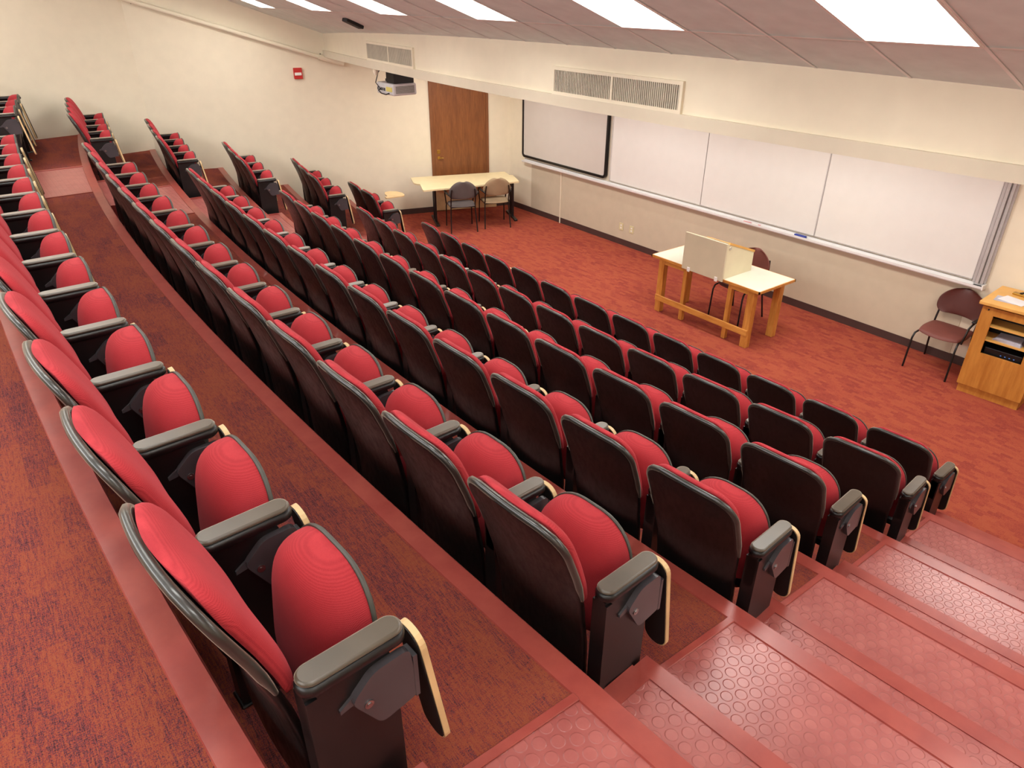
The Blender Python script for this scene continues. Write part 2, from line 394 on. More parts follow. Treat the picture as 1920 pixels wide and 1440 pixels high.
for x in xs:
    if -2.2 < x < 14.4: t.add([(x - .012, ys[0], zceil(ys[0]) - .004), (x + .012, ys[0], zceil(ys[0]) - .004), (x + .012, -12.2, zceil(-12.2) - .004), (x - .012, -12.2, zceil(-12.2) - .004)], [(0, 1, 2, 3)])
for y in ys[1:-1]:
    t.add([(-2.2, y - .012, zceil(y - .012) - .006), (14.4, y - .012, zceil(y - .012) - .006), (14.4, y + .012, zceil(y + .012) - .006), (-2.2, y + .012, zceil(y + .012) - .006)], [(0, 1, 2, 3)])
struct(t.build('trim_5', M['tbar']))
# troffer: recessed white housing and glowing lens
ang = math.atan(.36)
ordn = ['nearest the right aisle', 'second from the right', 'third from the right', 'fourth from the right', 'fifth from the right', 'farthest left by the pipe wall']
lg = MB(); w2 = TP / 2 - .018; l2 = 1.22 / 2 - .02; d = .10
lg_frame = MB()
for (a0, a1, b0, b1) in ((-w2 - .016, w2 + .016, l2, l2 + .018), (-w2 - .016, w2 + .016, -l2 - .018, -l2), (-w2 - .016, -w2, -l2, l2), (w2, w2 + .016, -l2, l2)):
    lg_frame.box(a0, a1, b0, b1, -.008, .12)
lf_me = lg_frame.mesh('housing', M['white'])
ln = MB().box(-w2, w2, -l2, l2, d, d + .01)
ln_me = ln.mesh('lens', M['lens'])
front = sorted([l for l in LIGHTS if l[4] == 1], key=lambda l: -l[0])
for i, (x0, x1, ya, yb, yi) in enumerate(sorted(LIGHTS, key=lambda l: (l[4], -l[0]))):
    yc = (ya + yb) / 2; xc = (x0 + x1) / 2
    if yi == 1:
        idx = [round(l[0], 3) for l in front].index(round(x0, 3)); inview = [l for l in front if l[0] < 9.3]
        if x0 < 9.3:
            q = [round(l[0], 3) for l in inview].index(round(x0, 3)); lab = 'recessed rectangular ceiling light, ' + (ordn[q] if q < 6 else 'beyond the last')
        else: lab = 'recessed rectangular ceiling light above the lectern side, right of all others'
    else: lab = 'added unseen light in the rear ceiling row behind the viewer, x %d' % i
    o = thing('ceiling_light', lab, 'ceiling light', (xc, yc, zceil(yc)), 0, 'recessed lights in the front ceiling row' if yi == 1 else 'added unseen lights in the rear ceiling row')
    if yi != 1: o['label'] = 'added unseen ceiling light of the rear row, behind the viewer'
    o.rotation_euler = (-ang, 0, 0)
    link('housing', lf_me, o); link('lens', ln_me, o)
# ------------------------------------------------------------------ auditorium seats
def prof_v(z):      # rear surface of the back, distance behind the arm tip
    pts = [(.10, .262), (.35, .275), (.50, .300), (.62, .330), (.72, .362), (.82, .400), (.93, .440)]
    if z <= pts[0][0]: return pts[0][1]
    for (a, va), (b, vb) in zip(pts, pts[1:]):
        if z <= b:
            t = (z - a) / (b - a); return va + (vb - va) * t
    return pts[-1][1]
def pillow(W, z0, z1, vf, tf, tb, nx=18, nz=22, p=2.6, crown=0., lat=0., pb=None, pz=None):
    """closed cushion: W(z) half width, vf(z) centre v, thickness to the front/back"""
    m = MB(); g = []; pb = pb or p
    def dn(n): return [-math.cos(PI * i / n) for i in range(n + 1)]
    A = dn(nx); B = dn(nz)
    for side in (1, -1):
        lay = []
        for b in B:
            z = z0 + (z1 - z0) * (b + 1) / 2; row = []
            for a in A:
                pp = p if side > 0 else pb
                qq = pz if (pz and side < 0) else pp
                e = max(0, 1 - abs(a) ** pp) ** (1 / pp) * max(0, 1 - abs(b) ** qq) ** (1 / qq)
                w = W(z); x = a * w
                zz = z - crown * (x / max(W(z0 + (z1 - z0) * .6), .01)) ** 2 * max(0, b)
                th = (tf if side > 0 else -tb) * e
                v = vf(zz) - th - lat * a * a
                row.append((x, -v, zz))
            lay.append(row)
        g.append(lay)
    nA = len(A); nB = len(B)
    for si, lay in enumerate(g):
        vs = [q for r in lay for q in r]
        fs = [(i * nA + jj, i * nA + jj + 1, (i + 1) * nA + jj + 1, (i + 1) * nA + jj) for i in range(nB - 1) for jj in range(nA - 1)]
        if si: fs = [f[::-1] for f in fs]
        m.add(vs, fs, True)
    return m
def weld(me):
    bm = bmesh.new(); bm.from_mesh(me); bmesh.ops.remove_doubles(bm, verts=bm.verts, dist=.0004)
    bmesh.ops.recalc_face_normals(bm, faces=bm.faces)
    for f in bm.faces: f.smooth = True
    bm.to_mesh(me); bm.free(); return me
def rr(z, zt, W, r, zb=None, rb=0, ex=2.):
    w = W
    if z > zt - r:
        t = min(1, (z - (zt - r)) / r); w = W - r + r * (1 - t ** ex) ** (1 / ex)
    if zb is not None and rb and z < zb + rb:
        t = min(1, ((zb + rb) - z) / rb); w = min(w, W - rb + rb * (1 - t ** ex) ** (1 / ex))
    return w
def seat_meshes(w):
    """meshes of one tip-up chair; right arm at x=+w/2, arm tip at y=0, back behind at y<0"""
    hw = w / 2; R = {}
    Wsh = lambda z: rr(z, .915, hw - .045, .085, .10, .02) - (.0 if z > .58 else .012 * min(1, (.58 - z) / .12))
    R['back_shell'] = weld(pillow(Wsh, .10, .915, prof_v, .026, .004, p=9, crown=.018, lat=.018, nx=18, nz=30).mesh('back_shell', M['shell']))
    # worn rounded rim around the upper shell
    path = []
    for z in lin_s(.60, .915, 22): path.append((Wsh(z), z))
    top = [(Wsh(.915) * (1 - i / 8.0), .915) for i in range(1, 9)]
    half = path + top
    full = half + [(-x, z) for x, z in half[::-1][1:]]
    pp = []
    Wr = hw - .045
    for x, z in full:
        zz = z - .018 * (x / Wr) ** 2 * max(0, (z - .5) / .415)
        pp.append((x, -(prof_v(zz) - .011 - .018 * min(1, abs(x) / Wr) ** 2), zz))
    rs = [.006 + .007 * min(1, i / 5, (len(pp) - 1 - i) / 5) for i in range(len(pp))]
    R['rim'] = MB().tube(pp, rs, 8).mesh('rim', M['rim'])
    Wc = lambda z: rr(z, .93, hw - .056, .10, .525, .06)
    def vc(z): return prof_v(z) - .026
    R['back_cushion'] = weld(pillow(Wc, .525, .93, vc, .062, .0, p=3.2, crown=.02, lat=.02, nx=18, nz=24).mesh('back_cushion', M['fabric']))
    Ws = lambda z: rr(z, .695, .211, .19, .24, .10, 2.3)
    vs_ = lambda z: .012 + (.725 - z) * .12
    R['seat_cushion'] = weld(pillow(Ws, .24, .695, vs_, .012, .125, p=4, nx=24, nz=30, pb=2.5, pz=3.6).mesh('seat_cushion', M['fabric']))
    Wp = lambda z: rr(z, .699, .213, .19, .24, .10, 2.3)
    R['seat_pan'] = weld(pillow(Wp, .238, .699, lambda z: vs_(z) - .004, .022, .0, p=5, nx=24, nz=24).mesh('seat_pan', M['pan']))
    # side frame (standard) with folded front edge and foot
    sf = MB(); x0, x1 = hw - .022, hw + .022
    sf.prism([(-.035, .0), (-.035, .56), (-.055, .612), (-.262, .612), (-.262, .45), (-.235, .0)], x0, x1, 'x')
    sf.box(hw - .03, hw + .03, -.262, -.235, 0, .6)
    sf.rbox(hw - .04, hw + .04, -.27, -.01, 0, .012, .004, None, 1)
    sf.box(hw - .2, hw, -.15, -.12, .3, .34)
    R['side_frame'] = sf.mesh('side_frame', M['black'])
    def stad(cx, y0, y1, r, z0, z1, inset):
        o = MB(); ring = []
        for (rr_, zz) in ((r - inset, z0), (r, z0 + inset), (r, z1 - inset * 1.2), (r - inset * .5, z1 - inset * .35), (r - inset * 1.3, z1)):
            pts = []
            for i in range(13): q = PI * i / 12; pts.append((cx + rr_ * math.cos(q), y1 - r + rr_ * math.sin(q), zz))
            for i in range(13): q = PI + PI * i / 12; pts.append((cx + rr_ * math.cos(q), y0 + r + rr_ * math.sin(q), zz))
            ring.append(pts)
        n = 26; vs = [p for r_ in ring for p in r_]
        fs = [(a * n + i, a * n + (i + 1) % n, (a + 1) * n + (i + 1) % n, (a + 1) * n + i) for a in range(4) for i in range(n)]
        o.add(vs, fs, True); o.add(vs, [tuple(range(n))[::-1], tuple(range(4 * n, 5 * n))]); return o
    R['arm_body'] = stad(hw, -.268, .004, .037, .608, .640, .008).mesh('armrest', M['black'])
    R['arm_pad'] = stad(hw, -.264, .0, .033, .640, .655, .006).mesh('arm_pad', M['arm'])
    # folded tablet: black face with tan plywood edge, tilted forward at the bottom
    def outline(g=0.):
        x0, x1, z0, z1, r = hw - .045 + g, hw + .053 - g, .165 + g, .618 - g, .045
        p = []
        for cx, cz, a0 in ((x1 - r, z1 - r, 0), (x0 + r, z1 - r, PI / 2), (x0 + r, z0 + r, PI), (x1 - r, z0 + r, 1.5 * PI)):
            for i in range(6): q = a0 + PI / 2 * i / 5; p.append((cx + r * math.cos(q), cz + r * math.sin(q)))
        return p
    T = Matrix.Translation((0, .012, .618)) @ Matrix.Rotation(math.radians(8), 4, 'X') @ Matrix.Translation((0, 0, -.618))
    R['tablet'] = MB().prism(outline(), .0, .017, 'y', T).mesh('writing_tablet', M['plyedge'])
    R['tablet_face'] = MB().prism(outline(.004), -.003, .0, 'y', T).prism(outline(.004), .017, .019, 'y', T).mesh('laminate_face', M['dark'])
    # hinge plate with bolt
    br = MB()
    def rpoly(P, r=.018):
        out = []
        n = len(P)
        for i in range(n):
            a, b, c = Vector(P[i - 1]), Vector(P[i]), Vector(P[(i + 1) % n])
            u = (a - b).normalized() * r; w = (c - b).normalized() * r
            for t in (0, .25, .5, .75, 1): out.append(tuple((b + u) * (1 - t) ** 2 + 2 * b * t * (1 - t) + (b + w) * t * t))
        return out
    br.prism(rpoly([(-.104, .588), (-.006, .592), (.009, .425), (-.098, .408), (-.166, .53)], .022), hw + .022, hw + .043, 'x')
    br.box(hw + .0, hw + .044, .0, .012, .42, .56)
    br.prism([(-.15, .54), (-.19, .515), (-.19, .503), (-.15, .51)], hw + .022, hw + .03, 'x')
    R['bracket'] = br.mesh('hinge_plate', M['bracket'])
    bl = MB().cyl((hw + .030, -.125, .50), (hw + .046, -.125, .50), .012, 14); bl.cyl((hw + .046, -.125, .5), (hw + .048, -.125, .5), .006, 8)
    R['bolt'] = bl.mesh('bolt', M['steel'])
    # spring arm under the armrest on the seat side
    sp = MB().tube([(hw - .03, -.17, .50), (hw - .05, -.13, .49), (hw - .06, -.09, .53), (hw - .05, -.04, .56)], .012, 6)
    R['seat_hinge'] = sp.mesh('seat_hinge', M['black'])
    # end arm set at the other side
    return R
CACHE = {}
def proto(w, deployed=False):
    if w not in CACHE: CACHE[w] = seat_meshes(w)
    return CACHE[w]
def make_seat(w, loc, rz, label, group, endarm=False, deployed=False):
    R = proto(w); hw_ = w / 2; t = thing('auditorium_seat', label, 'auditorium seat', loc, rz, group)
    sh = link('back_shell', R['back_shell'], t); link('rim', R['rim'], sh)
    link('back_cushion', R['back_cushion'], t); link('seat_cushion', R['seat_cushion'], t); link('seat_pan', R['seat_pan'], t)
    sfm = link('side_frame', R['side_frame'], t); link('seat_hinge', R['seat_hinge'], sfm)
    a = link('armrest', R['arm_body'], t); link('arm_pad', R['arm_pad'], a)
    br = link('hinge_plate', R['bracket'], t); link('bolt', R['bolt'], br)
    tb = link('writing_tablet', R['tablet'], t); link('laminate_face', R['tablet_face'], tb)
    if deployed:
        tb.data = MB().prism([(hw_ + .03, .05), (hw_ + .035, .36), (hw_ - .02, .40), (hw_ - .16, .42), (hw_ - .30, .38), (hw_ - .37, .28), (hw_ - .36, .18), (hw_ - .24, .13), (hw_ - .08, .11), (hw_ - .05, .05)], .672, .69).mesh('writing_tablet', M['plyedge'])
        for c_ in list(tb.children): bpy.data.objects.remove(c_)
        tb['label'] = 'tan tablet swung up level for writing'
    if endarm:
        for nm, key in (('side_frame', 'side_frame'), ('armrest', 'arm_body')):
            e = link(nm, R[key], t, (-w, 0, 0))
            if key == 'arm_body': link('arm_pad', R['arm_pad'], e)
    return t
ORD = ['first', 'second', 'third', 'fourth', 'fifth', 'sixth', 'seventh', 'eighth', 'ninth', 'tenth', 'eleventh', 'twelfth', 'thirteenth', 'fourteenth']
RNAME = {1: 'front', 2: 'second', 3: 'third', 4: 'fourth', 5: 'fifth', 6: 'nearest'}
for j in range(1, 7):
    k, y0 = ROW[j]
    A = ARMS[j]
    for i in range(len(A) - 1):
        wd = A[i] - A[i + 1]
        s = A[i] - wd / 2; x, y = pt(k, y0, s, 0)
        lab = 'folded red theatre seat, %s from the right aisle, centre block %s row' % (ORD[i], RNAME[j])
        # keep the arm exactly on its measured place
        make_seat(round(wd, 2), (x, y, (j - 1) * H), s * k, lab, 'centre block seats, %s row' % RNAME[j], i == len(A) - 2)
    s0, n, w = LARM[j]
    for i in range(n):
        s = s0 - i * w - w / 2; x, y = pt(k, y0, s, 0)
        lab = 'folded red theatre seat, %s from the left aisle, far left block %s row' % (ORD[i], RNAME[j])
        if j == 1 and i == 1: lab = 'red theatre seat with raised tan tablet in the far left block, front row'
        make_seat(w, (x, y, (j - 1) * H), s * k, lab, 'left block seats, %s row' % RNAME[j], i == n - 1, j == 1 and i == 1)
# ------------------------------------------------------------------ front wall fittings
struct(MB().box(0, 12.35, -.012, 0, 0, .10).build('baseboard_front', M['base']))
a = math.atan2(-5.9, -1.8)
T = Matrix.Rotation(a, 4, 'Z')      # local x runs along the left wall from the front corner; +y into the room
struct(MB().box(0, 3.6, .0, .012, 0, .10, T).build('baseboard_left', M['base']))
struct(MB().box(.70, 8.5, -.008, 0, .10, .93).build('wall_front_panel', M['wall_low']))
# interactive board (leftmost), whiteboards
t = thing('interactive_whiteboard', 'grey interactive board with thick black rounded frame at left end of the front wall', 'whiteboard', (1.605, 0, 1.0))
w, z0, z1 = 1.125, .0, 1.3
def rrect(w, z0, z1, r, n=6):
    p = []
    for cx, cz, a0 in ((w - r, z1 - r, 0), (-w + r, z1 - r, PI / 2), (-w + r, z0 + r, PI), (w - r, z0 + r, 1.5 * PI)):
        for i in range(n + 1): q = a0 + PI / 2 * i / n; p.append((cx + r * math.cos(q), cz + r * math.sin(q)))
    return p
o_, i_ = rrect(w, .02, z1, .07), rrect(w - .035, .06, z1 - .04, .04)
fm = MB(); n = len(o_)
vs = [(p[0], -.07, p[1]) for p in o_] + [(p[0], -.07, p[1]) for p in i_] + [(p[0], -.02, p[1]) for p in o_] + [(p[0], -.055, p[1]) for p in i_]
fs = []
for i in range(n):
    jn = (i + 1) % n; fs += [(i, jn, n + jn, n + i), (i, 2 * n + i, 2 * n + jn, jn), (n + i, n + jn, 3 * n + jn, 3 * n + i)]
fm.add(vs, fs).build('frame', M['black'], t)
MB().prism(i_, -.055, -.02, 'y').build('screen', M['screen'], t)
xb = [2.79, 4.70, 6.56, 8.49]
names = ['white marker board beside the black framed interactive board', 'middle white marker board behind the tabletop lectern', 'right white marker board next to the aluminium rails']
for i in range(3):
    t = thing('whiteboard', names[i], 'whiteboard', ((xb[i] + xb[i + 1]) / 2, 0, 1.0), 0, 'white marker boards on the front wall')
    w = (xb[i + 1] - xb[i]) / 2
    g = .003 if i < 1 else .008
    MB().box(-w + g, w - g, -.03, -.005, .01, 1.25).build('writing_surface', M['board'], t)
    fr = MB()
    if i == 1: fr.box(-w, -w + .003, -.036, -.005, .0, 1.26)
    elif i == 2: fr.box(-w, -w + .006, -.036, -.005, .0, 1.26)
    else: fr.box(-w, -w + .02, -.036, -.005, .0, 1.26)
    if i == 2: fr.box(w - g, w, -.036, -.005, .0, 1.26)
    elif i == 1: fr.box(w - g, w, -.036, -.005, 0, 1.26)
    else: fr.box(w - .003, w, -.032, -.005, 0, 1.26)
    fr.box(-w, w, -.036, -.005, 1.25, 1.28).box(-w, w, -.036, -.005, 0, .01)
    fr.build('frame', M['alu'] if i else M['seam'], t)
t = thing('board_rail', 'stepped aluminium sliding rails at the right end of the whiteboards', 'rail', (8.495, 0, .986))
b = MB()
for i, (xx, yy) in enumerate(((.0, -.045), (.04, -.07), (.08, -.05))): b.box(xx, xx + .03, yy, 0, 0, 1.27)
b.box(0, .13, -.03, 0, 0, 1.27); b.build('rail_profile', M['alu'], t)
t = thing('marker_tray', 'long aluminium tray running below the whiteboards', 'tray', (4.55, 0, .93))
b = MB(); b.prism([(0, 0), (-.085, .0), (-.092, .012), (-.092, .036), (-.085, .036), (-.08, .014), (-.03, .014), (-.03, .05), (0, .05)], -4.05, 4.07, 'x'); b.build('tray_profile', M['traymat'], t)
MB().rbox(4.07, 4.085, -.095, 0, -.002, .055, .004).build('end_cap', M['white'], t)
tag(MB().cyl((1.565, -.016, .0), (1.565, -.016, .93), .012, 8).build('cable_conduit', M['wall']), 'thin cream conduit dropping from the tray to the floor', 'conduit')
for x, l in ((3.13, 'left of the two ivory outlet plates low on the front wall'), (3.37, 'right of the two ivory outlet plates low on the front wall')):
    t = thing('wall_outlet', l, 'outlet', (x, -.008, .305), 0, 'ivory outlets on the front wall')
    MB().rbox(-.045, .045, -.008, 0, -.06, .06, .003).build('cover_plate', M['ivory'], t)
    for dz in (-.022, .022): MB().rbox(-.016, .016, -.010, -.007, dz - .013, dz + .013, .001, None, 1).build('socket', M['white'], t)
t = thing('board_eraser', 'blue eraser on the tray below the middle whiteboard', 'eraser', (6.39, -.058, .945))
MB().rbox(-.08, .08, -.022, .022, .012, .036, .005).build('grip', M['blue'], t); MB().rbox(-.078, .078, -.02, .02, 0, .012, .002).build('felt', M['dark'], t)
for i, (x, l) in enumerate(((5.56, 'red marker lying at the left on the tray, behind the tabletop lectern'), (5.71, 'second red and white marker, on the tray right of the first one'))):
    t = thing('marker_pen', l, 'marker', (x, -.055, .953), 0, 'markers on the tray')
    MB().cyl((-.06, 0, 0), (.03, 0, 0), .009, 10).build('barrel', M['white'] if i else M['redmark'], t); MB().cyl((.03, 0, 0), (.065, 0, 0), .010, 10).build('cap', M['redmark'], t)
tag(MB().rbox(8.52, 8.60, -.075, -.04, .945, .965, .005).build('board_clip', M['black']), 'small black clip at the right end of the tray', 'clip')
# door on the left wall
def LW(u, v, z): p = T @ Vector((u, v, z)); return p
def u_of_y(y): return -y / math.sin(-a) if False else y / math.sin(a)
ua, ub = u_of_y(-.43), u_of_y(-1.46)
d_ = thing('door_1', 'x', 'door', (0, 0, 0), a); d_['kind'] = 'structure'
del d_['label'], d_['category']
MB().rbox(ua + .03, ub - .03, .0, .02, .0, 2.52, .003, None, 1).build('door_leaf', M['door'], d_)
fr = MB(); fr.box(ua - .02, ua + .03, .0, .028, 0, 2.56).box(ub - .03, ub + .02, 0, .028, 0, 2.56).box(ua - .02, ub + .02, 0, .028, 2.52, 2.57)
fr.build('door_frame', M['doorframe'], d_)
hd = MB().rbox(ub - .14, ub - .09, .02, .027, .98, 1.03, .003).rbox(ub - .145, ub - .085, .02, .027, 1.08, 1.15, .003)
hd.build('escutcheon', M['brass'], d_)
MB().tube([(ub - .115, .02, 1.005), (ub - .115, .06, 1.005), (ub - .19, .065, 1.005)], .009, 8).build('door_handle', M['brass'], d_)
for z in (1.85, .95): MB().cyl((ua + .03, .03, z - .06), (ua + .03, .03, z + .06), .010, 8).build('hinge', M['doorframe'], d_)
# fire alarm pull/strobe
t = thing('fire_alarm', 'small red fire alarm with white strobe band high on the left wall', 'fire alarm', LW(u_of_y(-3.59), 0, 2.53), a)
MB().rbox(-.07, .07, 0, .05, -.085, .085, .008).build('housing', M['redplast'], t)
MB().rbox(-.055, .055, .05, .062, -.03, .015, .006).build('strobe', M['white'], t)
# sloping pipe on the left wall
pz = lambda y: 2.67 + .325 * (-y - 2.92)
t = thing('wall_pipe', 'cream painted pipe sloping along the left wall above the seats', 'pipe')
pth = [LW(u_of_y(y), .055, pz(y)) for y in lin_s(-3.15, -5.86, 10)]
e = pth[-1]; pth += [e + Vector((-.01, -.06, .04)), e + Vector((-.01, -.10, .12)), e + Vector((-.01, -.10, .3))]
MB().tube(pth, .034, 10).build('pipe_run', M['wall'], t)
b = MB()
p0, p1 = LW(u_of_y(-2.86), .07, 2.66), LW(u_of_y(-3.24), .07, 2.77)
b.cyl(p0, p1, .045, 12); b.build('pipe_coupling', M['wall'], t)
for y in (-3.24, -5.8):
    q = LW(u_of_y(y), .0, pz(y)); MB().cyl(q, LW(u_of_y(y), .07, pz(y)), .012, 8).cyl(LW(u_of_y(y) - .03, .045, pz(y) - .05), LW(u_of_y(y) - .03, .045, pz(y) + .05), .01, 6).build('pipe_bracket', M['vent_dark'], t)
# return-air grilles in the soffit
def grille(x0, x1, lab):
    sa, sb = s_at_x(KL, YL, 0, x0), s_at_x(KL, YL, 0, x1); sm = (sa + sb) / 2; x, y = pt(KL, YL, sm, 0); hw = (sb - sa) / 2
    t = thing('air_grille', lab, 'vent', (x, y, 2.995), sm * KL, 'air grilles in the soffit')
    off_ = -.012
    MB().box(-hw, hw, off_ + .004, .02, -.095, .095).build('grille_back', M['vent_dark'], t)
    f = MB()
    for q in ((-hw - .03, hw + .03, .095, .125), (-hw - .03, hw + .03, -.125, -.095)): f.box(q[0], q[1], -.022, .02, q[2], q[3])
    for q in ((-hw - .03, -hw), (hw, hw + .03), (-.012, .012)): f.box(q[0], q[1], -.022, .02, -.095, .095)
    f.build('grille_frame', M['soffit'], t)
    s = MB(); nn = int(hw * 2 / .022)
    for i in range(nn):
        xx = -hw + (i + .5) * 2 * hw / nn; s.box(xx - .0055, xx + .0055, -.018, -.006, -.095, .095)
    s.build('louvres', M['grille'], t)
grille(1.22, 2.72, 'shorter looking louvred air grille at the left end of the soffit')
grille(5.66, 7.22, 'large louvred air grille in the soffit above the whiteboards')
# small ceiling devices
x, y = 1.78, -3.86; t = thing('ceiling_sensor', 'small black and white device on the ceiling near the left grille', 'sensor', (x, y, zceil(y)))
t.rotation_euler = (-ang, 0, .3)
MB().rbox(-.05, .05, -.17, .13, -.045, -.002, .01).build('sensor_body', M['dark'], t); MB().rbox(-.09, -.05, -.12, .12, -.03, -.002, .008).build('sensor_cap', M['white'], t)
x, y = pt(KL, YL, s_at_x(KL, YL, 0, 1.42), .0); t = thing('motion_sensor', 'small cream sensor hanging under the soffit lip left of the projector', 'sensor', (x, y, 2.77))
MB().tube([(0, 0, 0), (0, 0, -.05), (0, 0, -.08)], [.04, .038, .02], 12).build('sensor_dome', M['wall'], t); MB().cyl((0, 0, -.004), (0, 0, 0), .05, 14).build('mount_ring', M['wall'], t)
# projector
t = thing('projector', 'silver ceiling projector hanging below the soffit by the left wall', 'projector', (1.5, -3.16, 2.435))
MB().rbox(-.25, .25, -.19, .19, 0, .155, .02).build('body', M['silver'], t)
b = MB()
for i in range(9): b.box(.25, .253, -.15, .15, .03 + i * .011, .036 + i * .011)
b.build('side_vent', M['vent_dark'], t)
MB().rbox(.04, .22, -.194, -.19, .05, .11, .001, None, 1).build('sticker', M['yellow'], t)
b = MB()
for i in range(5): b.box(-.22 + i * .05, -.19 + i * .05, -.194, -.188, .05, .09)
b.build('sockets', M['dark'], t)
MB().tube([(-.12, -.19, .07), (-.12, -.23, .05), (-.02, -.24, .02), (.08, -.22, .01), (.14, -.2, .03)], .008, 6).tube([(-.16, -.19, .08), (-.17, -.24, .15), (-.15, -.2, .28), (-.13, -.1, .42)], .007, 6).build('cables', M['dark'], t)
MB().rbox(-.02, .22, -.15, .17, .155, .33, .01).rbox(-.22, -.02, -.06, .1, .155, .19, .008).build('mount', M['dark'], t)
MB().cyl((.05, .0, .33), (.05, 0, .43), .025, 10).cyl((-.1, -.02, .19), (-.1, -.02, .43), .008, 8).build('drop_rod', M['steel'], t)
MB().cyl((-.12, .19, .08), (-.12, .215, .08), .045, 18).build('projector_lens', M['dark'], t)
# ------------------------------------------------------------------ instructor's desk and tabletop lectern
DX0, DX1, DY0, DY1, DZ = 5.33, 6.99, -1.68, -.98, .76
t = thing('desk', 'long oak desk with off white top standing before the whiteboards', 'desk', (6.16, -1.33, 0))
hx, hy = (DX1 - DX0) / 2, (DY1 - DY0) / 2
MB().rbox(-hx + .012, hx - .012, -hy + .012, hy - .012, DZ - .022, DZ + .002, .002, None, 1).build('desktop', M['desktop'], t)
b = MB()
for q in ((-hx, hx, -hy, -hy + .014), (-hx, hx, hy - .014, hy), (-hx, -hx + .014, -hy, hy), (hx - .014, hx, -hy, hy)): b.box(q[0], q[1], q[2], q[3], DZ - .03, DZ)
b.build('edge_banding', M['oakx'], t)
b = MB(); b.box(-hx + .12, -.33, -hy + .06, -hy + .085, DZ - .10, DZ - .03).box(.40, hx - .12, -hy + .06, -hy + .085, DZ - .10, DZ - .03).box(-hx + .12, hx - .12, hy - .085, hy - .06, DZ - .10, DZ - .03)
b.box(-.33, .40, -hy + .05, -hy + .08, DZ - .055, DZ - .03)
for x in (-hx + .13, hx - .16): b.box(x, x + .03, -hy + .07, hy - .07, DZ - .10, DZ - .03)
b.build('apron', M['oakx'], t)
for x in (-hx + .14, hx - .14):
    for y in (-hy + .09, hy - .09): MB().rbox(x - .045, x + .045, y - .04, y + .04, 0, DZ - .03, .006).build('leg', M['oak'], t)
for x in (-.31, .38): MB().rbox(x - .028, x + .028, -hy + .07, -hy + .125, 0, DZ - .03, .005).build('leg', M['oak'], t)
MB().rbox(-hx + .1, hx - .1, -hy + .030, -hy + .052, .16, .235, .004).build('stretcher', M['oakx'], t)
# tabletop lectern
t = thing('tabletop_lectern', 'cream slant top lectern box standing on the oak desk', 'lectern', (6.17, -1.40, .7635))
MB().rbox(-.31, .31, -.306, -.286, -.03, .43, .003).build('front_panel', M['podium_front'], t)
for x in (-.31, .288):
    MB().prism([(-.286, 0), (-.286, .43), (.24, .24), (.24, 0)], x, x + .022, 'x').build('side_panel', M['podium'], t)
sl_ = math.atan2(-.19, .515)
Tm = Matrix.Translation((0, -.27, .40)) @ Matrix.Rotation(sl_, 4, 'X')
MB().box(-.288, .288, .02, .52, -.01, .008, Tm).build('slant_top', M['desktop'], t)
MB().box(-.15, .31, .17, .53, .03, .036, Tm).box(.29, .315, .0, .54, .02, .045, Tm).build('oak_edge', M['lectop'], t)
for x in (-.2, .22): MB().rbox(x - .02, x + .02, -.314, -.306, -.045, .01, .003).build('clamp', M['white'], t)
MB().rbox(-.335, -.31, -.27, -.25, .02, .07, .003).build('switch', M['dark'], t)
MB().cyl((.31, -.24, .37), (.318, -.24, .37), .02, 12).build('grommet', M['grille'], t)
tag(MB().box(-.06, .22, .06, .30, .0095, .0115, Matrix.Translation((6.17, -1.40, .7645)) @ Tm).build('paper_sheet', M['paper']), 'white paper sheet lying on the slanted lectern top', 'paper')
